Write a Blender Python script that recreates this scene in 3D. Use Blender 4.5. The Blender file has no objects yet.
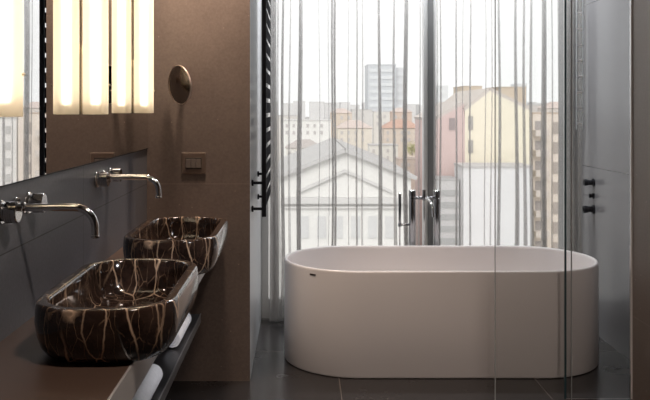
import bpy, bmesh, math, random
from mathutils import Vector, Matrix
random.seed(7)
PI = math.pi
S = bpy.context.scene
COL = S.collection

# ------------------------------------------------------------------ materials
def mat(name):
    m = bpy.data.materials.new(name); m.use_nodes = True
    nt = m.node_tree; nt.nodes.clear()
    out = nt.nodes.new('ShaderNodeOutputMaterial')
    return m, nt, out

def N(nt, t, **kw):
    n = nt.nodes.new(t)
    for k, v in kw.items():
        if k.startswith('i_'):
            key = k[2:]
            key = int(key) if key.isdigit() else key.replace('_', ' ')
            n.inputs[key].default_value = v
        else:
            setattr(n, k, v)
    return n

def L(nt, a, ao, b, bi): nt.links.new(a.outputs[ao], b.inputs[bi])

def pbsdf(name, col, rough=0.5, metal=0.0, noise=0.0, scale=20, bump=0.0, bscale=60, spec=0.5, coat=0.0, alt=None, rnoise=0.0):
    m, nt, out = mat(name)
    p = N(nt, 'ShaderNodeBsdfPrincipled')
    p.inputs['Base Color'].default_value = (*col, 1)
    p.inputs['Roughness'].default_value = rough
    p.inputs['Metallic'].default_value = metal
    p.inputs['Specular IOR Level'].default_value = spec
    p.inputs['Coat Weight'].default_value = coat
    tc = N(nt, 'ShaderNodeTexCoord')
    if noise or alt or rnoise:
        nz = N(nt, 'ShaderNodeTexNoise', i_Scale=scale, i_Detail=6.0)
        L(nt, tc, 'Object', nz, 'Vector')
        mx = N(nt, 'ShaderNodeMix', data_type='RGBA')
        a = tuple(max(0, c*(1-noise)) for c in col); b = alt or tuple(min(1, c*(1+noise)) for c in col)
        mx.inputs[6].default_value = (*a, 1); mx.inputs[7].default_value = (*b, 1)
        L(nt, nz, 'Fac', mx, 0); L(nt, mx, 2, p, 'Base Color')
        if rnoise:
            mr = N(nt, 'ShaderNodeMapRange'); mr.inputs['To Min'].default_value = rough-rnoise; mr.inputs['To Max'].default_value = rough+rnoise
            L(nt, nz, 'Fac', mr, 'Value'); L(nt, mr, 'Result', p, 'Roughness')
    if bump:
        nb = N(nt, 'ShaderNodeTexNoise', i_Scale=bscale, i_Detail=4.0)
        L(nt, tc, 'Object', nb, 'Vector')
        bp = N(nt, 'ShaderNodeBump', i_Strength=bump, i_Distance=0.002)
        L(nt, nb, 'Fac', bp, 'Height'); L(nt, bp, 'Normal', p, 'Normal')
    L(nt, p, 'BSDF', out, 'Surface')
    return m

def tile(name, col, grout, joints, rough=0.5, noise=0.12, spec=0.5, hw=0.0016, speck=0.0, bump=0.08):
    """stone tile; joints = list of (axis, offset, period)"""
    m, nt, out = mat(name)
    p = N(nt, 'ShaderNodeBsdfPrincipled', i_Roughness=rough)
    p.inputs['Specular IOR Level'].default_value = spec
    g = N(nt, 'ShaderNodeNewGeometry'); sp = N(nt, 'ShaderNodeSeparateXYZ'); L(nt, g, 'Position', sp, 0)
    n1 = N(nt, 'ShaderNodeTexNoise', i_Scale=3.0, i_Detail=8.0, i_Roughness=0.65); L(nt, g, 'Position', n1, 'Vector')
    n2 = N(nt, 'ShaderNodeTexNoise', i_Scale=90.0, i_Detail=3.0); L(nt, g, 'Position', n2, 'Vector')
    ad = N(nt, 'ShaderNodeMath', operation='ADD'); L(nt, n1, 'Fac', ad, 0); L(nt, n2, 'Fac', ad, 1)
    mr = N(nt, 'ShaderNodeMapRange'); mr.inputs['From Min'].default_value = 0.6; mr.inputs['From Max'].default_value = 1.4
    L(nt, ad, 0, mr, 'Value')
    mx = N(nt, 'ShaderNodeMix', data_type='RGBA')
    mx.inputs[6].default_value = (*[c*(1-noise) for c in col], 1); mx.inputs[7].default_value = (*[c*(1+noise) for c in col], 1)
    L(nt, mr, 0, mx, 0)
    last = mx
    if speck:
        v = N(nt, 'ShaderNodeTexVoronoi', i_Scale=16.0); L(nt, g, 'Position', v, 'Vector')
        lt = N(nt, 'ShaderNodeMath', operation='LESS_THAN'); lt.inputs[1].default_value = 0.05; L(nt, v, 'Distance', lt, 0)
        m2 = N(nt, 'ShaderNodeMix', data_type='RGBA'); m2.inputs[7].default_value = (*[min(1, c*(1+speck)) for c in col], 1)
        L(nt, lt, 0, m2, 0); L(nt, last, 2, m2, 6); last = m2
    fac = None
    for ax, off, per in joints:
        s = N(nt, 'ShaderNodeMath', operation='SUBTRACT'); s.inputs[1].default_value = off - per/2; L(nt, sp, ax, s, 0)
        md = N(nt, 'ShaderNodeMath', operation='FLOORED_MODULO'); md.inputs[1].default_value = per; L(nt, s, 0, md, 0)
        s2 = N(nt, 'ShaderNodeMath', operation='SUBTRACT'); s2.inputs[1].default_value = per/2; L(nt, md, 0, s2, 0)
        ab = N(nt, 'ShaderNodeMath', operation='ABSOLUTE'); L(nt, s2, 0, ab, 0)
        lt = N(nt, 'ShaderNodeMath', operation='LESS_THAN'); lt.inputs[1].default_value = hw; L(nt, ab, 0, lt, 0)
        if fac is None: fac = lt
        else:
            mm = N(nt, 'ShaderNodeMath', operation='MAXIMUM'); L(nt, fac, 0, mm, 0); L(nt, lt, 0, mm, 1); fac = mm
    if fac:
        m3 = N(nt, 'ShaderNodeMix', data_type='RGBA'); m3.inputs[7].default_value = (*grout, 1)
        L(nt, fac, 0, m3, 0); L(nt, last, 2, m3, 6); last = m3
    L(nt, last, 2, p, 'Base Color')
    rr = N(nt, 'ShaderNodeMapRange'); rr.inputs['To Min'].default_value = rough-0.06; rr.inputs['To Max'].default_value = rough+0.08
    L(nt, n1, 'Fac', rr, 'Value'); L(nt, rr, 0, p, 'Roughness')
    bp = N(nt, 'ShaderNodeBump', i_Strength=bump, i_Distance=0.001); L(nt, n2, 'Fac', bp, 'Height'); L(nt, bp, 'Normal', p, 'Normal')
    L(nt, p, 'BSDF', out, 'Surface')
    return m

def emit(name, col, s):
    m, nt, out = mat(name)
    e = N(nt, 'ShaderNodeEmission', i_Strength=s); e.inputs[0].default_value = (*col, 1)
    L(nt, e, 0, out, 'Surface'); return m

def glass_mat(name, tint=(1, 1, 1), ior=1.45, haze=0.0):
    m, nt, out = mat(name)
    fr = N(nt, 'ShaderNodeFresnel', i_IOR=ior)
    t = N(nt, 'ShaderNodeBsdfTransparent'); t.inputs[0].default_value = (*tint, 1)
    g = N(nt, 'ShaderNodeBsdfGlossy', i_Roughness=0.0)
    mx = N(nt, 'ShaderNodeMixShader'); L(nt, fr, 0, mx, 0); L(nt, t, 0, mx, 1); L(nt, g, 0, mx, 2)
    L(nt, mx, 0, out, 'Surface'); return m

def sheer_mat(name, opac, col):
    m, nt, out = mat(name)
    t = N(nt, 'ShaderNodeBsdfTransparent')
    d = N(nt, 'ShaderNodeBsdfDiffuse'); d.inputs[0].default_value = (*col, 1)
    tr = N(nt, 'ShaderNodeBsdfTranslucent'); tr.inputs[0].default_value = (*col, 1)
    a = N(nt, 'ShaderNodeMixShader', i_0=0.5); L(nt, d, 0, a, 1); L(nt, tr, 0, a, 2)
    b = N(nt, 'ShaderNodeMixShader')
    b.inputs[0].default_value = opac; L(nt, t, 0, b, 1); L(nt, a, 0, b, 2)
    L(nt, b, 0, out, 'Surface'); return m

def shade_mat(name):
    m, nt, out = mat(name)
    d = N(nt, 'ShaderNodeBsdfDiffuse'); d.inputs[0].default_value = (.94, .86, .72, 1)
    tr = N(nt, 'ShaderNodeBsdfTranslucent'); tr.inputs[0].default_value = (.95, .87, .74, 1)
    rf = N(nt, 'ShaderNodeBsdfRefraction', i_Roughness=0.85, i_IOR=1.2); rf.inputs[0].default_value = (.98, .95, .88, 1)
    a0 = N(nt, 'ShaderNodeMixShader', i_0=0.5); L(nt, d, 0, a0, 1); L(nt, tr, 0, a0, 2)
    a = N(nt, 'ShaderNodeMixShader', i_0=0.28); L(nt, a0, 0, a, 1); L(nt, rf, 0, a, 2)
    g = N(nt, 'ShaderNodeBsdfGlossy', i_Roughness=0.2)
    b = N(nt, 'ShaderNodeMixShader', i_0=0.04); L(nt, a, 0, b, 1); L(nt, g, 0, b, 2)
    L(nt, b, 0, out, 'Surface'); return m

def marble_mat():
    m, nt, out = mat('dark_veined_marble')
    p = N(nt, 'ShaderNodeBsdfPrincipled', i_Roughness=0.12)
    p.inputs['Coat Weight'].default_value = 0.3; p.inputs['Coat Roughness'].default_value = 0.05
    tc = N(nt, 'ShaderNodeTexCoord')
    def veins(scale, zs, dist, width, ofs):
        mp = N(nt, 'ShaderNodeMapping'); mp.inputs['Scale'].default_value = (scale, scale, scale*zs); mp.inputs['Location'].default_value = ofs
        mp.inputs['Rotation'].default_value = (0.12, 0.15, 0.5)
        nz = N(nt, 'ShaderNodeTexNoise', i_Scale=9.0, i_Detail=5.0)
        L(nt, tc, 'Object', nz, 'Vector')
        sc = N(nt, 'ShaderNodeVectorMath', operation='SCALE'); sc.inputs['Scale'].default_value = dist; L(nt, nz, 'Color', sc, 0)
        ad = N(nt, 'ShaderNodeVectorMath', operation='ADD'); L(nt, tc, 'Object', ad, 0); L(nt, sc, 0, ad, 1)
        L(nt, ad, 0, mp, 0)
        v = N(nt, 'ShaderNodeTexVoronoi', feature='DISTANCE_TO_EDGE', i_Scale=1.0); L(nt, mp, 0, v, 'Vector')
        mr = N(nt, 'ShaderNodeMapRange'); mr.inputs['From Min'].default_value = 0; mr.inputs['From Max'].default_value = width
        mr.inputs['To Min'].default_value = 1; mr.inputs['To Max'].default_value = 0; L(nt, v, 'Distance', mr, 0)
        # break the veins up
        nb = N(nt, 'ShaderNodeTexNoise', i_Scale=7.0, i_Detail=3.0); L(nt, mp, 0, nb, 'Vector')
        nb.inputs['Scale'].default_value = 0.8
        mb = N(nt, 'ShaderNodeMapRange'); mb.inputs['From Min'].default_value = 0.40; mb.inputs['From Max'].default_value = 0.56; L(nt, nb, 'Fac', mb, 0)
        mu = N(nt, 'ShaderNodeMath', operation='MULTIPLY'); L(nt, mr, 0, mu, 0); L(nt, mb, 0, mu, 1)
        return mu
    base = N(nt, 'ShaderNodeTexNoise', i_Scale=14.0, i_Detail=8.0, i_Roughness=0.7); L(nt, tc, 'Object', base, 'Vector')
    r = N(nt, 'ShaderNodeValToRGB'); L(nt, base, 'Fac', r, 0)
    e = r.color_ramp.elements
    e[0].position = .35; e[0].color = (.010, .006, .005, 1); e[1].position = .72; e[1].color = (.055, .032, .024, 1)
    v1 = veins(13, 0.22, 0.035, 0.030, (0, 0, 0))
    v2 = veins(34, 0.30, 0.035, 0.030, (3, 1, 2))
    m1 = N(nt, 'ShaderNodeMix', data_type='RGBA'); m1.inputs[7].default_value = (.66, .47, .33, 1); L(nt, v1, 0, m1, 0); L(nt, r, 0, m1, 6)
    s2 = N(nt, 'ShaderNodeMath', operation='MULTIPLY'); s2.inputs[1].default_value = 0.55; L(nt, v2, 0, s2, 0)
    m2 = N(nt, 'ShaderNodeMix', data_type='RGBA'); m2.inputs[7].default_value = (.44, .28, .18, 1); L(nt, s2, 0, m2, 0); L(nt, m1, 2, m2, 6)
    # a few pale clouds
    nc = N(nt, 'ShaderNodeTexNoise', i_Scale=5.5, i_Detail=4.0); mpc = N(nt, 'ShaderNodeMapping'); mpc.inputs['Scale'].default_value = (1, 1, .35); mpc.inputs['Location'].default_value = (.37, .2, .1)
    L(nt, tc, 'Object', mpc, 0); L(nt, mpc, 0, nc, 'Vector')
    mc = N(nt, 'ShaderNodeMapRange'); mc.inputs['From Min'].default_value = .64; mc.inputs['From Max'].default_value = .70; mc.inputs['To Max'].default_value = .7; L(nt, nc, 'Fac', mc, 0)
    m3 = N(nt, 'ShaderNodeMix', data_type='RGBA'); m3.inputs[7].default_value = (.42, .32, .25, 1); L(nt, mc, 0, m3, 0); L(nt, m2, 2, m3, 6)
    L(nt, m3, 2, p, 'Base Color'); L(nt, p, 'BSDF', out, 'Surface')
    return m

M = {}
M['brown'] = tile('brown_stone_tile', (.175, .134, .115), (.26, .20, .175), [('Z', 1.0, 1.0)], rough=.42, noise=.22, speck=.9, bump=.15)
M['brown_r'] = tile('brown_stone_tile_right', (.21, .162, .138), (.30, .24, .20), [('Z', .40, 3.0)], rough=.45, speck=.9)
M['slate_l'] = tile('dark_slate_tile', (.130, .133, .150), (.022, .02, .02), [('Z', 1.0, 1.0), ('Y', 2.87, 1.19)], rough=.38, noise=.22)
M['grey_r'] = tile('grey_satin_tile', (.20, .195, .20), (.04, .04, .04), [('Z', 1.02, 1.02)], rough=.17, noise=.06)
M['reveal'] = tile('pale_reveal_tile', (.56, .57, .585), (.2, .2, .2), [('Z', 1.0, 1.0)], rough=.3, noise=.05)
M['floor'] = tile('dark_floor_tile', (.026, .023, .023), (.12, .10, .09), [('X', .2, 1.0), ('Y', 3.55, 1.0)], rough=.25, hw=.0022)
M['ceil'] = pbsdf('ceiling_paint', (.55, .52, .49), .9)
M['back'] = pbsdf('back_wall_paint', (.30, .24, .21), .8)
M['mirror'] = pbsdf('mirror_silver', (.86, .86, .86), .0, 1.0)
M['mirror_soft'] = pbsdf('round_mirror_silver', (.30, .275, .26), .08, 1.0, bump=.15, bscale=25)
M['chrome'] = pbsdf('polished_chrome', (.85, .85, .85), .08, 1.0)
M['dchrome'] = pbsdf('dark_chrome', (.50, .50, .51), .10, 1.0)
M['mid_chrome'] = pbsdf('satin_chrome', (.24, .24, .25), .15, 1.0)
M['rim'] = pbsdf('pale_rim', (.62, .50, .42), .35, .6)
M['black'] = pbsdf('black_lacquer', (.012, .012, .016), .5, spec=.25)
M['bar_black'] = pbsdf('matt_black_bar', (.010, .010, .013), .8, spec=.02)
M['bronze'] = pbsdf('bronze_plate', (.17, .12, .095), .38, .35)
M['bronzed'] = pbsdf('dark_bronze', (.022, .016, .014), .4)
M['plate_edge'] = pbsdf('pale_bronze_edge', (.30, .23, .19), .3, .5)
M['switch'] = pbsdf('switch_rocker', (.16, .13, .115), .4)
M['counter'] = pbsdf('bronzed_counter', (.105, .066, .050), .36, .25, noise=.12, scale=6)
M['fascia'] = pbsdf('brushed_steel_fascia', (.66, .64, .63), .42, .6, noise=.05, scale=30)
M['shelf'] = pbsdf('dark_steel_shelf', (.045, .043, .045), .28, .4)
M['shelf_edge'] = pbsdf('shelf_edge_steel', (.30, .29, .29), .3, .9)
M['towel'] = pbsdf('towel_cotton', (.86, .86, .90), .95, noise=.12, scale=90, bump=.9, bscale=320, spec=.1)
M['tub'] = pbsdf('tub_enamel', (.66, .62, .61), .28, coat=.15)
M['badge'] = pbsdf('dark_badge', (.05, .035, .03), .5)
M['glass'] = glass_mat('clear_glass', (.985, .99, .99), 1.2)
M['glass_edge'] = pbsdf('glass_edge_green', (.03, .06, .07), .15)
M['glass_edge_l'] = pbsdf('glass_edge_pale', (.34, .35, .35), .25)
M['profile'] = pbsdf('pale_profile', (.72, .68, .66), .35, .3)
M['pane'] = glass_mat('window_pane', (.97, .975, .975), 1.12)
M['frame'] = pbsdf('window_frame_grey', (.72, .72, .71), .4, .2)
M['frame_d'] = pbsdf('window_frame_dark', (.20, .20, .20), .4, .2)
M['sheer'] = sheer_mat('sheer_linen', .31, (.60, .585, .57))
M['marble'] = marble_mat()
M['shade'] = shade_mat('lamp_shade_opal')
M['bulb'] = emit('lamp_tube_glow', (1, .86, .68), 8.0)
M['brass'] = pbsdf('lamp_bracket_metal', (.75, .66, .52), .25, .9)

# ------------------------------------------------------------------ mesh helpers
def addbox(bm, x0, x1, y0, y1, z0, z1, bev=0.0, seg=2):
    r = bmesh.ops.create_cube(bm, size=1.0)
    vs = r['verts']
    bmesh.ops.scale(bm, vec=(x1-x0, y1-y0, z1-z0), verts=vs)
    bmesh.ops.translate(bm, vec=((x0+x1)/2, (y0+y1)/2, (z0+z1)/2), verts=vs)
    if bev:
        es = list({e for v in vs for e in v.link_edges})
        bmesh.ops.bevel(bm, geom=es, offset=bev, segments=seg, affect='EDGES', profile=.5)

def loops(bm, ls, cap0=True, cap1=True, closed=True):
    """skin rings of equal count"""
    rings = [[bm.verts.new(p) for p in l] for l in ls]
    n = len(rings[0])
    for a, b in zip(rings, rings[1:]):
        for i in range(n if closed else n-1):
            j = (i+1) % n
            bm.faces.new((a[i], a[j], b[j], b[i]))
    if cap0: bm.faces.new(list(reversed(rings[0])))
    if cap1: bm.faces.new(rings[-1])
    return rings

def frame_of(d):
    d = d.normalized(); u = Vector((0, 0, 1)) if abs(d.z) < .9 else Vector((1, 0, 0))
    a = d.cross(u).normalized(); return a, d.cross(a).normalized()

def addcyl(bm, p, q, r, r2=None, n=24, bev=0.0):
    p = Vector(p); q = Vector(q); r2 = r if r2 is None else r2
    a, b = frame_of(q-p); d = (q-p).normalized()
    def ring(c, rr): return [c + a*math.cos(2*PI*i/n)*rr + b*math.sin(2*PI*i/n)*rr for i in range(n)]
    ls = []
    if bev: ls += [ring(p, r-bev), ring(p+d*bev, r)]
    else: ls.append(ring(p, r))
    if bev: ls += [ring(q-d*bev, r2), ring(q, r2-bev)]
    else: ls.append(ring(q, r2))
    loops(bm, ls)

def addtube(bm, pts, r, n=16):
    pts = [Vector(p) for p in pts]
    rs = r if isinstance(r, list) else [r]*len(pts)
    d0 = (pts[1]-pts[0]).normalized(); a, b = frame_of(d0)
    ls = []
    for i, p in enumerate(pts):
        d = (pts[min(i+1, len(pts)-1)] - pts[max(i-1, 0)]).normalized()
        a = (a - d*a.dot(d)).normalized(); b = d.cross(a)
        ls.append([p + a*math.cos(2*PI*k/n)*rs[i] + b*math.sin(2*PI*k/n)*rs[i] for k in range(n)])
    loops(bm, ls)

def obj(name, bm, m, parent=None, smooth=False, angle=35, loc=None):
    bmesh.ops.recalc_face_normals(bm, faces=bm.faces)
    me = bpy.data.meshes.new(name); bm.to_mesh(me); bm.free()
    o = bpy.data.objects.new(name, me); COL.objects.link(o)
    me.materials.append(m)
    if smooth:
        for p in me.polygons: p.use_smooth = True
        try: me.set_sharp_from_angle(angle=math.radians(angle))
        except Exception: pass
    if parent: o.parent = parent
    if loc: o.location = loc
    return o

def tag(o, label=None, cat=None, group=None, kind=None):
    if label: o['label'] = label
    if cat: o['category'] = cat
    if group: o['group'] = group
    if kind: o['kind'] = kind
    return o

def thing(name, label, cat, loc=(0, 0, 0), group=None):
    o = bpy.data.objects.new(name, None); COL.objects.link(o); o.location = loc
    o.empty_display_size = .05
    return tag(o, label, cat, group)

def BX(name, m, parent, *b, bev=0.0, smooth=False):
    bm = bmesh.new(); addbox(bm, *b, bev=bev); return obj(name, bm, m, parent, smooth=smooth)

def struct(name, label, m, *b):
    o = BX(name, m, None, *b); return tag(o, label, 'room', kind='structure')

def copy_tree(o, parent=None):
    c = o.copy(); COL.objects.link(c); c.parent = parent
    for ch in list(o.children): copy_tree(ch, c)
    return c

# ------------------------------------------------------------------ camera  (px = 300 + 800 X/Y ; py = 109 + 800 (1.38-Z)/Y)
H = 1.38
cam = bpy.data.cameras.new('camera'); co = bpy.data.objects.new('camera', cam); COL.objects.link(co)
cam.sensor_width = 36; cam.sensor_fit = 'HORIZONTAL'; cam.lens = 800/650*36
cam.shift_x = 25/650; cam.shift_y = -91/650
co.location = (0, 0, H); co.rotation_euler = (PI/2, 0, 0); cam.clip_end = 3000; cam.clip_start = .05
S.camera = co
XW = -.777     # left wall face
XM = -.771     # mirror face
YE = 4.06      # end wall face
XR = 1.81      # tiled wall beside the tub
XB = 1.576     # brown wall face
YW = 5.32      # window plane
CE = 2.75

# ------------------------------------------------------------------ room shell
struct('floor', 'dark stone tiled floor', M['floor'], XW-.15, 2.2, -1.6, 5.6, -.12, 0)
struct('ceiling', 'plain ceiling', M['ceil'], XW-.15, 2.2, -1.6, 5.6, CE, CE+.12)
struct('wall_left', 'dark grey slate tiled wall behind the basins', M['slate_l'], XW-.15, XW, -1.6, YE, 0, CE)
BM = bmesh.new(); addbox(BM, XW-.15, -.254, YE, YE+.004, 0, CE)
tag(obj('wall_end', BM, M['brown']), 'brown stone tiled wall with the switch plate', 'room', kind='structure')
struct('wall_reveal', 'pale satin return wall behind the towel radiator', M['reveal'], XW, -.254, YE+.004, 5.6, 0, CE)
struct('wall_right', 'grey satin tiled wall at the end of the bathtub', M['grey_r'], XR, XR+.3, 3.82, 5.6, 0, CE)
struct('wall_partition', 'brown stone tiled partition at the right edge', M['brown_r'], XB, XR+.3, -1.6, 3.82, 0, CE)
struct('wall_back', 'plain wall opposite the window', M['back'], XW-.15, XR+.3, -1.75, -1.6, 0, CE)
#struct('baseboard_end', 'dark recessed skirting under the brown end wall', M['bronzed'], -.771, -.258, YE-.006, YE, 0, .032)
struct('trim_sill', 'low pale sill under the window', M['frame'], -.254, XR, YW-.03, 5.6, 0, .05)

# windows: two tall sashes
def window(n, x0, x1, label, wl=.045, wr=.045):
    r = bpy.data.objects.new('window_%d' % n, None); COL.objects.link(r); tag(r, label, 'window', kind='structure')
    r.location = ((x0+x1)/2, YW, .05)
    cx = (x0+x1)/2
    a, b = x0-cx, x1-cx; z0, z1 = 0, CE-.05; w = .045
    bm = bmesh.new()
    addbox(bm, a, a+wl, -.03, .04, z0, z1, bev=.003); addbox(bm, b-wr, b, -.03, .04, z0, z1, bev=.003)
    addbox(bm, a+wl, b-wr, -.03, .04, z0, z0+.075, bev=.003); addbox(bm, a+wl, b-wr, -.03, .04, z1-.08, z1, bev=.003)
    obj('window_frame', bm, M['frame'], r)
    BX('pane', M['pane'], r, a+wl, b-wr, 0, .006, z0+.075, z1-.08)
    return r
window(1, -.254, .845, 'tall window sash left of the central mullion', wr=.027)
window(2, .880, XR, 'tall window sash right of the central mullion', wl=.018)
bm = bmesh.new(); addbox(bm, .845, .880, YW-.05, YW+.06, .05, CE, bev=.004)
tag(obj('trim_mullion', bm, M['frame_d']), 'dark central window mullion', 'window', kind='structure')

# ------------------------------------------------------------------ sheer curtains
YC = 5.15
def curtain(x0, x1, folds, label, flare0=0, flare1=0, seed=1):
    """folds: (x, half width, layers)  - path overlaps itself at each fold"""
    rnd = random.Random(seed)
    pts = [(x0, 0, 0)]
    x = x0
    for fx, w, nl in sorted(folds):
        if fx - w > x + .004:
            k = max(2, int((fx-w-x)/.03))
            for i in range(1, k):
                t = i/k
                pts.append((x+(fx-w-x)*t, .010*math.sin(t*PI*1.0)*(-1 if rnd.random() < .5 else 1), 0))
        cur = -1
        pts.append((fx-w, .012*rnd.uniform(-1, 1), -1))
        for l in range(nl):
            cur = -cur
            pts.append((fx+cur*w*.98*rnd.uniform(.9, 1), .006*(l-(nl-1)/2) - .002, cur))
            pts.append((fx+cur*w*1.0, .006*(l-(nl-1)/2)+.002, cur))
        x = fx + w
    pts.append((x1, 0, 0))
    zs = [CE-.03 - (CE-.05)*i/26 for i in range(27)]
    ph = [rnd.uniform(0, 6.28) for _ in range(3)]
    rows = []
    bm = bmesh.new()
    for z in zs:
        t = 1-(z/CE)
        row = []
        for i, (px_, dy, sd) in enumerate(pts):
            sx = sd*.005*t*(1+math.sin(px_*9+ph[0]))          # folds open a little towards the hem
            sway = .006*math.sin(px_*7+z*1.7+ph[1])*t + .004*math.sin(px_*17+z*3.1+ph[2])
            f = flare0*max(0, 1-(px_-x0)/.15)*t**3 + flare1*max(0, 1-(x1-px_)/.15)*t**3
            row.append(bm.verts.new((px_+sx+sway+f*(i % 2)*.5, dy*(.8+.7*t)+f*math.sin(i*1.9)*.8, z)))
        rows.append(row)
    for a, b in zip(rows, rows[1:]):
        for i in range(len(pts)-1): bm.faces.new((a[i], a[i+1], b[i+1], b[i]))
    # stitched hem band
    o = obj('sheer_curtain', bm, M['sheer'], None, smooth=True, angle=70, loc=(0, YC, 0))
    return tag(o, label, 'curtain')
def cx(p): return (p-300)*YC/800
F1 = [(272.4, 1.3, 7), (275.0, 1.3, 6), (278.3, .5, 3), (283.0, .6, 6), (290, .25, 3), (299.3, .9, 7), (301.2, .4, 5), (319, .25, 3),
      (328.5, .35, 3), (332.2, .9, 7), (334.8, 1.0, 6), (348, .25, 3), (356.5, .35, 5), (362, .25, 3), (379.6, .7, 7), (394.5, .4, 5), (405.2, .6, 6), (406.7, .6, 6), (419.8, .4, 3)]
F2 = [(437, .5, 3), (440.5, .3, 5), (456.5, .45, 7), (463, .25, 3), (470.3, .4, 7), (485, .3, 3), (491, .25, 3), (498.8, .45, 6), (516, .4, 6), (524, .35, 5), (531, .5, 5),
      (542.9, .6, 6), (544.9, .6, 6), (552, .25, 3), (558.5, .3, 3), (567, 1.2, 6), (570, 1.2, 6), (573, 1.0, 5), (580, 1.2, 7)]
k = YC/800
curtain(-.245, cx(421.5), [(cx(p), w*k, n) for p, w, n in F1], 'sheer off-white curtain panel hanging left of the window mullion, over the hall roofs', flare0=.05, seed=3)
curtain(cx(435.5), 1.80, [(cx(p), w*k*(.8 if p < 566 else 1), n) for p, w, n in F2], 'sheer off-white curtain panel hanging right of the window mullion, over the yellow house', flare1=.02, seed=8)

# ------------------------------------------------------------------ towel radiator on the return wall
t = thing('towel_radiator', 'black flat-bar towel radiator mounted on the pale return wall beside the window', 'radiator', (-.254, 4.2, .80))
BX('post', M['black'], t, .054, .077, -.014, .014, .015, 1.75, bev=.003)
BX('post', M['black'], t, .044, .0535, .575, .600, .06, 1.75, bev=.003)
for i in range(21):
    z = .075 + i*.0805
    BX('bar', M['bar_black'], t, .0745, .0785, .005, .590, z, z+.057, bev=.001)
for yy in (0, .585):
    for zz, r in ((.192, .0165), (.056, .0165)):
        bm = bmesh.new(); addcyl(bm, (0, yy, zz), (.010, yy, zz), r, n=20, bev=.002); addcyl(bm, (.010, yy, zz), (.054 if yy == 0 else .045, yy, zz), .0075, n=16)
        obj('bracket', bm, M['black'], t, smooth=True)

# slatted strip beside the right edge of the window
t = thing('slatted_strip', 'narrow pale slatted strip beside the right curtain edge, above the wall taps', 'blind', (1.772, 5.07, 1.25))
BX('side_rail', M['glass_edge_l'], t, -.021, -.016, -.008, .008, 0, 1.5, bev=.001)
BX('side_rail', M['glass_edge_l'], t, .016, .021, -.008, .008, 0, 1.5, bev=.001)
for i in range(15):
    z = .03+i*.1
    BX('slat', M['profile'], t, -.017, .017, -.006, .006, z, z+.012, bev=.001)

# ------------------------------------------------------------------ black fittings on the grey wall
def wallknob(z, r, ln, name, label, y=4.93):
    t = thing(name, label, 'tap', (XR+.001, y, z), 'black shower taps on the grey tiled wall')
    bm = bmesh.new(); addcyl(bm, (0, 0, 0), (-.008, 0, 0), r*1.25, n=24, bev=.002); obj('wall_plate', bm, M['black'], t, smooth=True)
    bm = bmesh.new(); addcyl(bm, (-.008, 0, 0), (-ln, 0, 0), r*.75, n=24, bev=.003)
    addcyl(bm, (-ln*.62, 0, 0), (-ln, 0, 0), r, n=24, bev=.003); obj('knob', bm, M['black'], t, smooth=True)
    return t
wallknob(.927, .020, .062, 'shower_tap', 'black round shower tap on the grey tiled wall, topmost of three')
wallknob(.762, .023, .066, 'shower_tap', 'black round shower tap on the grey tiled wall, lowest of three')
t = wallknob(.845, .014, .030, 'shower_diverter', 'small black shower diverter with a thin lever between the two larger taps')
bm = bmesh.new(); addcyl(bm, (-.030, 0, .004), (-.070, 0, .006), .003, n=10); obj('lever', bm, M['chrome'], t, smooth=True)

# ------------------------------------------------------------------ shower glass
def gpane(name, x0, x1, y, label, e0, e1):
    t = thing(name, label, 'glass screen', ((x0+x1)/2, y, .004))
    cxx = (x0+x1)/2; a, b = x0-cxx, x1-cxx; w = .0035 if e1 else .0085
    BX('glass_pane', M['glass'], t, a+w, b-w, -.004, .004, 0, 2.5)
    if e0: BX('glass_edge', e0, t, a, a+w, -.004, .004, 0, 2.5)
    if e1: BX('glass_edge', e1, t, b-w, b, -.004, .004, 0, 2.5)
    return t
gpane('shower_glass', .9165, 1.2790, 3.765, 'clear glass shower panel in front of the right part of the bathtub', M['glass_edge_l'], M['glass_edge_l'])
t = gpane('shower_glass', 1.2560, 1.5765, 3.800, 'clear glass shower panel fixed to the brown partition', M['glass_edge'], None)
BX('wall_profile', M['profile'], t, .1535, .1595, -.008, .008, 0, 2.5)

# ------------------------------------------------------------------ bathtub
def stadium(cx_, cy, hl, r, n=40):
    """half length hl (total), radius r"""
    pts = []
    for i in range(n+1):
        a = -PI/2 + PI*i/n; pts.append((cx_+(hl-r)+r*math.cos(a), cy+r*math.sin(a)))
    for i in range(n+1):
        a = PI/2 + PI*i/n; pts.append((cx_-(hl-r)+r*math.cos(a), cy+r*math.sin(a)))
    return pts
HL, HWD = .867, .389
t = thing('bathtub', 'white freestanding oval bathtub in front of the curtained window', 'bathtub', (.779, 4.479, 0))
prof = [(.010, .0), (.010, .004), (.002, .005), (.0, .010), (.0, .30), (.0, .538), (.0015, .545), (.005, .5495), (.009, .5505), (.014, .5495), (.0175, .545),
        (.019, .535), (.030, .46), (.045, .36), (.065, .26), (.095, .18), (.15, .135), (.22, .12)]
bm = bmesh.new()
loops(bm, [[(x, y, z) for x, y in stadium(0, 0, HL-i, HWD-i)] for i, z in prof])
obj('tub_body', bm, M['tub'], t, smooth=True, angle=50)
bm = bmesh.new()   # little maker's mark under the rim, on the curve of the shell
a = PI/2 + PI*.80
def shellp(a, z, off): return (-(HL-HWD)+(HWD+off)*math.cos(a), (HWD+off)*math.sin(a), z)
for q in range(5):
    a0 = -PI/2 - .60 - .10*q/5; a1 = a0 - .10/6
    ps = [shellp(a0, .512, .0015), shellp(a1, .512, .0015), shellp(a1, .521, .0015), shellp(a0, .521, .0015)]
    pi_ = [shellp(a0, .512, -.002), shellp(a1, .512, -.002), shellp(a1, .521, -.002), shellp(a0, .521, -.002)]
    loops(bm, [pi_, ps])
obj('maker_mark', bm, M['badge'], t)
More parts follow.
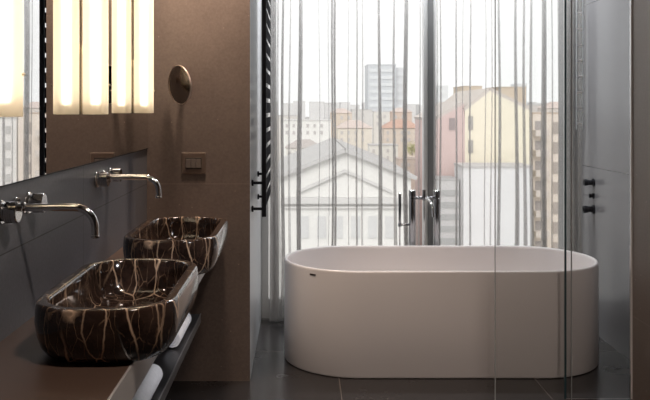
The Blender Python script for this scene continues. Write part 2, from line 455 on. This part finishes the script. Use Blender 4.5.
bm = bmesh.new(); addcyl(bm, (0, .0, .118), (0, .0, .124), .035, n=28, bev=.002); obj('drain', bm, M['chrome'], t, smooth=True)

# ------------------------------------------------------------------ floor standing tub filler
YF = 4.97; s = YF/800
def PX(p): return (p-300)*s
def PZ(p): return H-(p-109)*s
t = thing('bath_filler', 'chrome floor-standing bath filler with two posts behind the bathtub', 'tap', (PX(424), YF, 0))
x0 = PX(412.2)-PX(424); x1 = PX(436.6)-PX(424); zt = PZ(190)
for xx in (x0, x1):
    bm = bmesh.new(); addcyl(bm, (xx, 0, .004), (xx, 0, zt-.050), .0215, n=32, bev=.002); obj('post', bm, M['dchrome'], t, smooth=True)
    bm = bmesh.new(); addcyl(bm, (xx, 0, zt-.049), (xx, 0, zt), .0222, n=32, bev=.003); obj('handle', bm, M['dchrome'], t, smooth=True)
    bm = bmesh.new(); addcyl(bm, (xx, 0, 0), (xx, 0, .008), .036, n=32, bev=.002); obj('floor_flange', bm, M['dchrome'], t, smooth=True)
bm = bmesh.new(); zc = PZ(198); addcyl(bm, (x0, 0, zc), (x1, 0, zc), .0095, n=20); obj('crossbar', bm, M['mid_chrome'], t, smooth=True)
bm = bmesh.new(); addcyl(bm, (0, -.004, zc-.014), (0, -.004, PZ(190)+.002), .0105, n=20, bev=.002); obj('diverter_knob', bm, M['dchrome'], t, smooth=True)
bm = bmesh.new()
pts = [(.004, -.004, zc), (.010, -.05, zc+.001)]
for i in range(1, 9):
    a = PI/2*i/8; pts.append((.010+.024*math.sin(a)*.9, -.05-.09*math.sin(a), zc-.045*(1-math.cos(a))-.01*i/8))
pts.append((.0345, -.142, PZ(217)+.02))
addtube(bm, pts, [.0085]*len(pts)); obj('spout', bm, M['chrome'], t, smooth=True, angle=60)
bm = bmesh.new(); xh = PX(399.8)-PX(424); zh = PZ(224.5)
addcyl(bm, (x0, 0, zh), (xh, 0, zh), .007, n=16); addcyl(bm, (xh, 0, zh-.012), (xh, 0, zh+.010), .0115, n=20, bev=.002); obj('handset_holder', bm, M['mid_chrome'], t, smooth=True)
bm = bmesh.new(); addcyl(bm, (xh, 0, zh+.006), (xh, 0, PZ(193)), .0085, .0098, n=20, bev=.003); obj('hand_shower', bm, M['dchrome'], t, smooth=True)
bm = bmesh.new()
pts = [(xh, 0, zh-.01), (xh+.001, 0, zh-.25), (xh+.01, .01, .25), (xh+.04, .03, .13), (xh+.09, .03, .12), (-.02, .02, .25), (-.002, .004, .45), (0, 0, zc-.012)]
def spline(pts, k=6):
    pts = [Vector(p) for p in pts]; P = [pts[0]]+pts+[pts[-1]]; o = []
    for i in range(1, len(P)-2):
        for j in range(k):
            u = j/k; a, b, c, d = P[i-1], P[i], P[i+1], P[i+2]
            o.append(.5*((2*b)+(c-a)*u+(2*a-5*b+4*c-d)*u*u+(3*b-a-3*c+d)*u**3))
    o.append(pts[-1]); return o
addtube(bm, spline(pts), .0048, n=10); obj('shower_hose', bm, M['chrome'], t, smooth=True, angle=60)

# ------------------------------------------------------------------ mirror over the basins
o = BX('wall_mirror', M['mirror'], None, XM-.006, XM, .9, YE-.002, 1.182, 2.4)
tag(o, 'large frameless mirror on the dark wall above the basins', 'mirror')
BX('mirror_edge', M['black'], o, XM-.0058, XM+.0002, .9, YE-.002, 1.178, 1.1815)

# ------------------------------------------------------------------ wall lamps on the mirror
def make_lamp():
    t = thing('wall_lamp', 'x', 'lamp', (XM, 2.816, 1.361))
    c = .0515; r = .0445
    bm = bmesh.new()
    def ring(rr, z): return [(c+rr*math.cos(2*PI*i/40), rr*math.sin(2*PI*i/40), z) for i in range(40)]
    loops(bm, [ring(r-.002, .0), ring(r, .002), ring(r, .90)], cap0=False, cap1=False)
    obj('lamp_shade', bm, M['shade'], t, smooth=True)
    bm = bmesh.new(); addcyl(bm, (c, 0, .035), (c, 0, .86), .013, n=16, bev=.003); obj('light_tube', bm, M['bulb'], t, smooth=True)
    bm = bmesh.new(); addcyl(bm, (c, 0, .001), (c, 0, .0025), r-.004, n=40); obj('bottom_diffuser', bm, M['shade'], t)
    bm = bmesh.new(); addbox(bm, 0, .0045, -.006, .006, .0, .215, bev=.001); addcyl(bm, (.0025, 0, .215), (.0025, 0, .245), .004, n=12, bev=.001); addbox(bm, 0, .003, -.0035, .0035, .24, .90)
    obj('wall_bracket', bm, M['brass'], t)
    bm = bmesh.new(); addcyl(bm, (c+r-.001, 0, .103), (c+r+.008, 0, .103), .0035, n=12, bev=.001); obj('reflection_pin', bm, M['brass'], t, smooth=True)  # pin stands in for the swivel mirror arm's reflection; the lamps have none
    return t
lamp = make_lamp()
for y, lab in ((1.944, 'glowing cream tube lamp on the mirror, nearest, cut by the left picture edge'),
               (2.816, 'glowing cream tube lamp on the mirror above the near basin, middle of three'),
               (3.688, 'glowing cream tube lamp on the mirror nearest the brown end wall')):
    l = lamp if abs(y-2.816) < .01 else copy_tree(lamp)
    l.location.y = y; tag(l, lab, 'lamp', 'tube lamps on the mirror')

# ------------------------------------------------------------------ basin taps on the left wall
def make_faucet():
    t = thing('wall_faucet', 'x', 'tap', (XW, 2.175, 1.112))
    for yy in (-.100, .108):
        bm = bmesh.new()
        addcyl(bm, (0, yy, 0), (.007, yy, 0), .031, n=36, bev=.002); ro = obj('rosette', bm, M['chrome'], t, smooth=True)
        bm = bmesh.new(); addcyl(bm, (.007, yy, 0), (.014, yy, 0), .024, n=36); addcyl(bm, (.014, yy, 0), (.048, yy, 0), .028, n=40, bev=.0025)
        for g in range(3): addcyl(bm, (.019+g*.006, yy, 0), (.0215+g*.006, yy, 0), .0288, n=40)
        obj('knob', bm, M['dchrome'], t, smooth=True)
    bm = bmesh.new(); addcyl(bm, (0, 0, 0), (.010, 0, 0), .0285, n=36, bev=.002); addcyl(bm, (.010, 0, 0), (.030, 0, 0), .0155, n=28, bev=.002); obj('rosette', bm, M['chrome'], t, smooth=True)
    bm = bmesh.new(); pts = [(.01, 0, 0), (.06, 0, 0), (.12, 0, 0), (.165, 0, 0)]
    R = .055
    for i in range(1, 11):
        a = PI/2*i/10; pts.append((.165+R*math.sin(a), 0, -R*(1-math.cos(a))))
    pts += [(.220, 0, -.066), (.220, 0, -.080)]
    addtube(bm, pts, .0105, n=20); addcyl(bm, (.220, 0, -.074), (.220, 0, -.0825), .0115, n=20, bev=.001)
    obj('spout', bm, M['chrome'], t, smooth=True, angle=60)
    return t
f = make_faucet(); tag(f, 'chrome two-knob wall tap over the near marble basin', 'tap', 'wall taps over the basins')
f2 = copy_tree(f); f2.location.y = 3.15; tag(f2, 'chrome two-knob wall tap over the far marble basin beside the end wall', 'tap', 'wall taps over the basins')

# ------------------------------------------------------------------ vanity
ZT = .777
t = thing('vanity_counter', 'long bronze-topped vanity counter with a brushed steel front along the left wall', 'counter', (XW, 2.5, .698))
BX('countertop', M['counter'], t, 0, .376, -1.9, 1.558, .0, ZT-.698, bev=.0015)
BX('front_fascia', M['fascia'], t, .3762, .382, -1.9, 1.558, -.002, ZT-.698, bev=.0008)
t = thing('towel_shelf', 'dark steel open shelf under the vanity counter carrying rolled towels', 'shelf', (XW, 2.3, .495))
BX('shelf_board', M['shelf'], t, 0, .363, -1.6, 1.017, 0, .035, bev=.001)
BX('front_lip', M['shelf'], t, .3632, .3655, -1.6, 1.017, 0, .0345, bev=.0006)
BX('edge_strip', M['shelf_edge'], t, .3632, .3672, -1.6, 1.017, .0347, .0375, bev=.0004)

# basins
def rrect(hx, hy, r, n=12):
    pts = []
    for cx_, cy, a0 in ((hx-r, hy-r, 0), (-hx+r, hy-r, PI/2), (-hx+r, -hy+r, PI), (hx-r, -hy+r, 1.5*PI)):
        for i in range(n+1):
            a = a0+PI/2*i/n; pts.append((cx_+r*math.cos(a), cy+r*math.sin(a)))
    # gentle bulge of the long straight sides
    return [(x*(1+.0*y), y) for x, y in pts]
def make_basin():
    t = thing('stone_basin', 'x', 'basin', (-.4765, 2.175, ZT+.0006))
    hx, hy, R = .173, .326, .138
    prof = [(.050, 0), (.036, .003), (.023, .011), (.011, .026), (.002, .052), (-.003, .085), (-.002, .112), (.0, .127), (.001, .1325), (.004, .1365), (.008, .137), (.024, .137), (.028, .1355), (.031, .131),
            (.034, .10), (.038, .06), (.046, .042), (.062, .031), (.10, .027)]
    bm = bmesh.new()
    loops(bm, [[(x, y, z) for x, y in rrect(hx-i, hy-i, max(.02, R-i))] for i, z in prof])
    obj('basin_bowl', bm, M['marble'], t, smooth=True, angle=60)
    bm = bmesh.new(); addcyl(bm, (0, .03, .022), (0, .03, .028), .032, n=32, bev=.002); obj('drain_cover', bm, M['marble'], t, smooth=True)
    return t
b = make_basin(); tag(b, 'dark brown veined marble vessel basin, the near one, on the counter', 'basin', 'marble basins')
b2 = copy_tree(b); b2.location.y = 3.15; tag(b2, 'dark brown veined marble vessel basin, the far one beside the end wall', 'basin', 'marble basins')

# rolled towels
def make_towel(ln, seed):
    rnd = random.Random(seed)
    bm = bmesh.new()
    turns = 3.4; n = 90; r0, r1 = .005, .0335; th = .0065
    sp = []
    for i in range(n+1):
        a = turns*2*PI*i/n; r = r0+(r1-r0)*i/n
        sp.append((r*math.cos(a), r*math.sin(a)))
    ot = []
    for i in range(n+1):
        a = turns*2*PI*i/n; r = r0+(r1-r0)*i/n - th
        ot.append((max(r, .001)*math.cos(a), max(r, .001)*math.sin(a)))
    ring = sp+list(reversed(ot))
    ys = [0, .004, ln*.25, ln*.5, ln*.75, ln-.004, ln]
    ls = []
    for j, y in enumerate(ys):
        k_ = .97 if j in (0, len(ys)-1) else 1+rnd.uniform(-.02, .02)
        ls.append([(x*k_, y+.006*math.sin(i*.11+j)*0, z*k_*.96) for i, (x, z) in enumerate(ring)])
    loops(bm, ls)
    return bm
for y, ln, lab, rz in ((2.83, .29, 'rolled white towel on the steel shelf, the farther one with its spiral end showing', .0),
                       (2.13, .34, 'rolled white towel on the steel shelf, the nearer one at the bottom picture edge', .0)):
    o = obj('rolled_towel', make_towel(ln, 3), M['towel'], None, smooth=True, angle=60, loc=(-.4535, y, .530+.0326))
    tag(o, lab, 'towel', 'rolled towels on the shelf'); o.rotation_euler.y = 0.5

# ------------------------------------------------------------------ round swivel mirror, on the end wall
t = thing('magnifying_mirror', 'small round magnifying mirror turned aside on the brown end wall', 'mirror', (-.595, YE, 1.500))
nrm = Vector((-.74, -.66, -.11)).normalized()
a, b_ = frame_of(nrm)
c = Vector((0, -.105, 0))
bm = bmesh.new()
def mr(off, r): return [c+nrm*off + a*math.cos(2*PI*i/56)*r + b_*math.sin(2*PI*i/56)*r for i in range(56)]
loops(bm, [mr(-.006, .085), mr(-.006, .0955), mr(.001, .0985), mr(.004, .0975), mr(.004, .0945), mr(.001, .0940)], cap0=True, cap1=False)
obj('mirror_rim', bm, M['rim'], t, smooth=True, angle=50)
bm = bmesh.new(); loops(bm, [mr(.0, .0945), mr(.0012, .0942)]); obj('mirror_glass', bm, M['mirror_soft'], t)
bm = bmesh.new(); addcyl(bm, (0, 0, 0), (0, -.008, 0), .022, n=28, bev=.002); addcyl(bm, (0, -.008, 0), c-nrm*.006, .007, n=14); obj('mirror_arm', bm, M['bronze'], t, smooth=True)

# ------------------------------------------------------------------ switch plate
def wx(p): return (p-300)*YE/800
def wz(p): return H-(p-109)*YE/800
sx, sz = wx(193.7), wz(163.3)
t = thing('switch_plate', 'bronze wall switch plate with three rockers on the brown end wall', 'switch', (sx, YE, sz))
BX('cover_plate', M['plate_edge'], t, -.0605, .0605, -.006, 0, -.0545, .0545, bev=.001)
BX('face_plate', M['bronze'], t, -.0575, .0575, -.008, -.0055, -.0515, .0515, bev=.001)
BX('inner_frame', M['bronzed'], t, -.041, .041, -.0105, -.0075, -.029, .029, bev=.001)
for i in (-1, 0, 1): 
    rk = BX('rocker', M['switch'], t, i*.0255-.0115, i*.0255+.0115, -.0135, -.010, -.022, .022, bev=.001)
    if i: BX('key_mark', M['bronze'], rk, i*.0255-.002, i*.0255+.002, -.0140, -.0133, -.004, .004)

# ------------------------------------------------------------------ the city outside (pale, low-contrast colours stand in for haze)
GZ = -22.0
C = {}
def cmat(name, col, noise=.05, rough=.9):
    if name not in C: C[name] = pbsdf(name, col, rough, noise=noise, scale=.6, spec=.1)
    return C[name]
tag(BX('city_ground', cmat('city_asphalt', (.40, .39, .38)), None, -700, 1400, 8, 2400, GZ-.5, GZ), 'grey city ground far below the window', 'ground', kind='structure')
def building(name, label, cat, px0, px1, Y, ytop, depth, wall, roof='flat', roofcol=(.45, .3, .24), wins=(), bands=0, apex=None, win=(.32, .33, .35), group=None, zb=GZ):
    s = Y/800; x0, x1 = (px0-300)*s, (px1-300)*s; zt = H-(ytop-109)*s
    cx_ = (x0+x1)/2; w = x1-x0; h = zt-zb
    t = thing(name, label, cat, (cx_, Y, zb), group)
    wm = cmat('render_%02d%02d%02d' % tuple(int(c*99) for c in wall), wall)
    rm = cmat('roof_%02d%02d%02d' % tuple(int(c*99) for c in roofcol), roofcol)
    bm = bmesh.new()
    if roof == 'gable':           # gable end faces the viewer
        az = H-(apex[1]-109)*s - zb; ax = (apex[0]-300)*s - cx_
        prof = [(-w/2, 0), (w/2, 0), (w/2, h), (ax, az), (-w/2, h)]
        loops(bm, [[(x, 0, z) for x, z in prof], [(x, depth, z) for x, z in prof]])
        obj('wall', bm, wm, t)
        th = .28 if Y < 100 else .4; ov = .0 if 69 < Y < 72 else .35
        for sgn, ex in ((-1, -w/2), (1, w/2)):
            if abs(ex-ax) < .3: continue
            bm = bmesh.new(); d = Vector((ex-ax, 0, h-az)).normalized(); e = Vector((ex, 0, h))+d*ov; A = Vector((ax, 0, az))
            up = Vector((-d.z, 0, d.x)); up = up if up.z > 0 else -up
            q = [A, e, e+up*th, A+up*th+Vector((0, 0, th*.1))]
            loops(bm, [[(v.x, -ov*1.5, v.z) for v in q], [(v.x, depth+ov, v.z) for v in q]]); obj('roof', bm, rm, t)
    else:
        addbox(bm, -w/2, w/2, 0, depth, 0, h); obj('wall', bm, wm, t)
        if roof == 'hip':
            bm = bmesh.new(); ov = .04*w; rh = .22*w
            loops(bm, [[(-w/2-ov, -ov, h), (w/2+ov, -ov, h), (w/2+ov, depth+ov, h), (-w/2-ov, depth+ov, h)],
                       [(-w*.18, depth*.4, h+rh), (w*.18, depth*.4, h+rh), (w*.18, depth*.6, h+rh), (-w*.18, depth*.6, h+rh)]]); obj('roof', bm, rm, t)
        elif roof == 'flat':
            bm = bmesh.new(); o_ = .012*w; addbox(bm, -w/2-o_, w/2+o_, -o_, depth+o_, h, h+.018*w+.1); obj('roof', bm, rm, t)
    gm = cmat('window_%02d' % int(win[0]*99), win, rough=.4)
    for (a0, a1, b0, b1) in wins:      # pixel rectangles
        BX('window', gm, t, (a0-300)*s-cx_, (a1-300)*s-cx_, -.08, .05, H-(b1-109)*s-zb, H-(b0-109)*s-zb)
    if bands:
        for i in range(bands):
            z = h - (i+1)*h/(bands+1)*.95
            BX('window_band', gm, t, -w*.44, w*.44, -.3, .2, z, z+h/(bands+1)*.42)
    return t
# hall with the pale gable
t = building('gabled_hall', 'pale hall with a wide grey-edged gable and a moulded cornice', 'building', 279, 411, 60, 178, 22, (.74, .73, .71), 'gable', (.50, .49, .485), apex=(345, 152),
             wins=[(300+i*17, 309+i*17, 216, 238) for i in range(6)], win=(.60, .60, .60))
s = 60/800
def hb(name, a0, a1, b0, b1, dep, col): 
    return BX(name, cmat(name, col), t, (a0-300)*s-t.location.x, (a1-300)*s-t.location.x, -dep, .02, H-(b1-109)*s-GZ, H-(b0-109)*s-GZ)
hb('cornice', 281, 409, 197, 203, .5, (.60, .59, .58)); hb('string_course', 283, 407, 206, 208, .25, (.64, .63, .62))
for sg in (-1, 1):     # raised moulding of the inner gable
    bm = bmesh.new(); A = Vector(((345-300)*s-t.location.x, 0, H-(172-109)*s-GZ)); E = Vector(((345+sg*47-300)*s-t.location.x, 0, H-(193-109)*s-GZ))
    loops(bm, [[(p.x, -.3, p.z), (p.x, .02, p.z), (p.x, .02, p.z+.22), (p.x, -.3, p.z+.22)] for p in (A, E)]); obj('gable_moulding', bm, cmat('cornice', (0, 0, 0)), t)
# yellow house group
building('yellow_house', 'yellow gabled house with tan rooftop boxes, right of the window mullion', 'building', 465, 531, 70, 111, 14, (.80, .735, .60), 'gable', (.55, .50, .46), apex=(490, 91), wins=[(468, 473, 116, 130), (468, 473, 140, 153)], win=(.36, .34, .32))
for a0, a1, b0, lab in ((464, 482, 87, 'tan flat-topped block showing behind the left slope of the yellow gable'), (499, 526, 88, 'tan flat-topped block showing behind the right slope of the yellow gable')):
    building('tan_block', lab, 'building', a0, a1, 87, b0, 6, (.58, .49, .39), 'flat', (.50, .43, .35))
building('pink_house', 'dusty pink house wall with a sloping roof edge beside the yellow house', 'building', 434, 464.9, 70, 121, 11.5, (.60, .46, .44), 'gable', (.55, .50, .47), apex=(464, 104), wins=[(449, 455, 118, 130)], win=(.3, .25, .25))
building('white_annex', 'plain white annex block below the yellow house', 'building', 463, 532, 65, 168, 3.6, (.70, .69, .70), 'flat', (.5, .48, .47))
t = building('grey_block', 'grey block with horizontal bands below the pink house', 'building', 434, 459, 66, 181, 3.6, (.55, .54, .54), 'flat', (.42, .41, .41))
s = 66/800
for i in range(5): BX('window_band', cmat('band_grey', (.40, .40, .40)), t, -1.05, 1.05, -.06, .03, H-(196+i*12-109)*s-GZ, H-(190+i*12-109)*s-GZ)
t = building('apartment_house', 'tan apartment house with a stack of small balconies, at the right window edge', 'building', 533, 566, 78, 114, 8, (.70, .62, .55), 'flat', (.5, .4, .33), wins=[(553+j*14, 558+j*14, 122+i*20, 134+i*20) for i in range(7) for j in range(1)], win=(.38, .33, .30))
s = 78/800
for i in range(7):
    bl = BX('balcony', cmat('balcony_pale', (.62, .56, .52)), t, (533-300)*s-t.location.x, (546-300)*s-t.location.x, -1.0, .05, H-(136+i*20-109)*s-GZ, H-(130+i*20-109)*s-GZ)
    BX('balcony_door', cmat('balcony_dark', (.34, .31, .30)), t, (535-300)*s-t.location.x, (541-300)*s-t.location.x, -.05, .03, H-(130+i*20-109)*s-GZ, H-(121+i*20-109)*s-GZ)
building('pale_apartments', 'pale apartment block beyond the right curtain edge, showing in the wall mirror', 'building', 568, 660, 80, 118, 14, (.74, .72, .70), 'flat', (.5, .48, .46), wins=[(574+j*12, 579+j*12, 126+i*16, 134+i*16) for i in range(4) for j in range(7)], win=(.5, .49, .48))
# towers, distance haze put into their pale colours
building('office_tower', 'tall grey-blue office tower rising above the skyline', 'building', 368, 396, 420, 65, 20, (.58, .60, .63), 'flat', (.55, .57, .60), bands=11, win=(.68, .70, .72))
building('office_tower', 'lower grey tower slab joined to the right of the tall tower', 'building', 396, 405, 425, 68, 18, (.66, .67, .69), 'flat', (.6, .61, .63), bands=9, win=(.72, .73, .75))
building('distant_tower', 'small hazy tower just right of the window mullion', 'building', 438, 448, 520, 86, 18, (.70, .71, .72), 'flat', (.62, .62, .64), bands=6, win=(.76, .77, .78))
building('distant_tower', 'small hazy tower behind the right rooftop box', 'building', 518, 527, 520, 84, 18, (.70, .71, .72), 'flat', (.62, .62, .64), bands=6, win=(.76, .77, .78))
# middle-distance houses: (px0, px1, Y, ytop, roof, wall, roofcol, label)
TC = (.58, .49, .45); GR = (.50, .49, .49)
mid = [
 (272, 300, 210, 116, 'flat', (.66, .63, .60), GR, 'pale flat-roofed block at the far left of the window, just under the skyline'),
 (283, 331, 150, 121, 'flat', (.80, .79, .77), (.62, .61, .6), 'wide white flat-roofed block in the left curtain panel'),
 (331, 352, 190, 113, 'hip', (.66, .56, .47), TC, 'tan house with a low tiled roof left of the tall tower'),
 (352, 372, 230, 110, 'flat', (.62, .60, .58), GR, 'grey flat-roofed block at the foot of the tall tower, left side'),
 (338, 372, 130, 128, 'hip', (.72, .66, .58), TC, 'cream house with a terracotta roof behind the hall gable'),
 (374, 392, 200, 112, 'flat', (.70, .67, .63), GR, 'pale block directly below the tall tower'),
 (392, 412, 170, 112, 'hip', (.62, .48, .40), TC, 'reddish house with a tiled roof right of the tall tower'),
 (384, 421, 110, 128, 'hip', (.68, .58, .50), (.52, .34, .27), 'low house with a broad tiled roof left of the mullion'),
 (370, 398, 95, 146, 'flat', (.74, .72, .68), GR, 'white terraced block just behind the right slope of the hall'),
 (286, 322, 100, 148, 'hip', (.78, .76, .72), (.46, .42, .40), 'white house with a grey roof behind the left slope of the hall'),
 (398, 421, 87, 160, 'flat', (.60, .50, .44), (.5, .42, .38), 'brownish terrace block beside the right end of the hall'),
 (434, 463, 230, 104, 'flat', (.60, .59, .58), GR, 'grey distant block behind the pink house'),
 (527, 546, 240, 105, 'flat', (.58, .54, .51), GR, 'grey-brown distant block right of the yellow house'),
 (546, 575, 200, 108, 'hip', (.66, .60, .55), TC, 'distant tiled-roof house at the right window edge'),
]
for (a, b, Y, yt, rf, wc, rc, lab) in mid:
    ws = []
    if b-a > 16:
        for j in range(int((b-a)/7)):
            for i in range(2): ws.append((a+2.5+j*7, a+5+j*7, yt+3+i*7, yt+6.5+i*7))
    building('city_house', lab, 'building', a, b, Y, yt, min(20, (b-a)*Y/800), wc, rf, rc, wins=ws, win=(.52, .50, .49))
for i in range(22):       # skyline, haze mixed into the colours
    a = 268+i*14+random.uniform(-3, 3)
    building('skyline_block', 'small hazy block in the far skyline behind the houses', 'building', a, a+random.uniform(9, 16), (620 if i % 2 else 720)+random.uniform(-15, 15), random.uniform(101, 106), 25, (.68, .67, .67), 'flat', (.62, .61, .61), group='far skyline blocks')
# terrace shrub
bm = bmesh.new(); rnd = random.Random(5)
for i in range(420):
    v = Vector((rnd.gauss(0, .38), rnd.gauss(0, .3), rnd.gauss(0, .30))); 
    n_ = Vector((rnd.uniform(-1, 1), rnd.uniform(-1, 1), rnd.uniform(-1, 1))).normalized(); aa, bb = frame_of(n_); q = .09
    vs = [bm.verts.new(v+aa*q), bm.verts.new(v+bb*q*.5), bm.verts.new(v-aa*q), bm.verts.new(v-bb*q*.5)]; bm.faces.new(vs)
t = thing('terrace_shrub', 'yellow-green shrub on the terrace roof beside the right end of the hall', 'shrub', ((413-300)*78/800, 80.8, H-(160-109)*.1+.1))
t.location = ((412-300)*88/800, 87.9, H-51*87/800+.42)
obj('foliage', bm, cmat('leaf', (.42, .42, .16)), t, loc=(0, 0, .75))
bm = bmesh.new(); addcyl(bm, (0, 0, 0), (0, 0, .6), .06, n=8); obj('stem', bm, cmat('bark', (.2, .15, .1)), t)

# ------------------------------------------------------------------ light
w = bpy.data.worlds.new('sky'); S.world = w; w.use_nodes = True
bg = w.node_tree.nodes['Background']; bg.inputs[0].default_value = (1.0, .995, .985, 1); bg.inputs[1].default_value = 1.22
def area(name, loc, rot, sx, sy, e, col, portal=False, spread=None):
    l = bpy.data.lights.new(name, 'AREA'); l.shape = 'RECTANGLE'; l.size = sx; l.size_y = sy; l.energy = e; l.color = col
    if spread: l.spread = spread
    o = bpy.data.objects.new(name, l); COL.objects.link(o); o.location = loc; o.rotation_euler = rot
    if portal: l.cycles.is_portal = True
    return o
area('window_portal', ((-.254+XR)/2, YW+.10, CE/2), (-PI/2, 0, 0), 2.06, CE, 1, (1, 1, 1), portal=True)
def spot(name, loc, e, ang=80, col=(1, .80, .64), tgt=None):
    l = bpy.data.lights.new(name, 'SPOT'); l.energy = e; l.spot_size = math.radians(ang); l.spot_blend = .8; l.shadow_soft_size = .12; l.color = col
    o = bpy.data.objects.new(name, l); COL.objects.link(o); o.location = loc
    if tgt: o.rotation_euler = (Vector(tgt)-Vector(loc)).to_track_quat('-Z', 'Y').to_euler()
    return o
spot('fill_spot', (.25, -.7, CE-.02), 190, 30, tgt=(1.0, 4.1, .25), col=(1, .84, .74))  # added fill aimed at the tub front, no fixture known
spot('fill_spot', (.30, 1.3, CE-.02), 120, 110, tgt=(.30, 1.9, 0), col=(1, .84, .72))  # added general fill for the near part of the room
spot('towel_fill_spot', (1.48, .3, 1.9), 130, 17, tgt=(-.40, 2.75, .60), col=(.93, .95, 1.0))  # added cool fill to brighten towels and fascia, no lamp there
spot('fill_spot', (.95, 2.6, CE-.02), 35, 110, tgt=(1.0, 3.6, 0), col=(1, .86, .76))  # added weak fill for the floor before the tub
spot('fill_spot', (-.50, 3.78, CE-.02), 150, 80, tgt=(-.42, 3.95, 1.2))  # added wash to brighten the upper end wall, invented source
area('window_end_fill', (.78, 4.93, CE-.03), (math.radians(12), 0, 0), 1.95, .06, 38, (.93, .96, 1.0))  # added strip light lifting reveal, floor and curtains; no cove known
sun = bpy.data.lights.new('facade_fill_sun', 'SUN'); sun.energy = 1.8; sun.angle = .5; sun.color = (1, .97, .93)  # sun lamp added to brighten the city facades; the sky is overcast
so = bpy.data.objects.new('facade_fill_sun', sun); COL.objects.link(so); so.rotation_euler = Vector((.25, 1, -.75)).to_track_quat('-Z', 'Y').to_euler()

S.view_settings.view_transform = 'Standard'; S.view_settings.look = 'None'; S.view_settings.gamma = 1; S.view_settings.use_curve_mapping = False
S.view_settings.exposure = 0.22
S.cycles.transparent_max_bounces = 40; S.cycles.max_bounces = 10; S.cycles.diffuse_bounces = 5; S.cycles.glossy_bounces = 6; S.cycles.transmission_bounces = 8
S.cycles.caustics_reflective = False; S.cycles.caustics_refractive = False
S.cycles.sample_clamp_indirect = 6
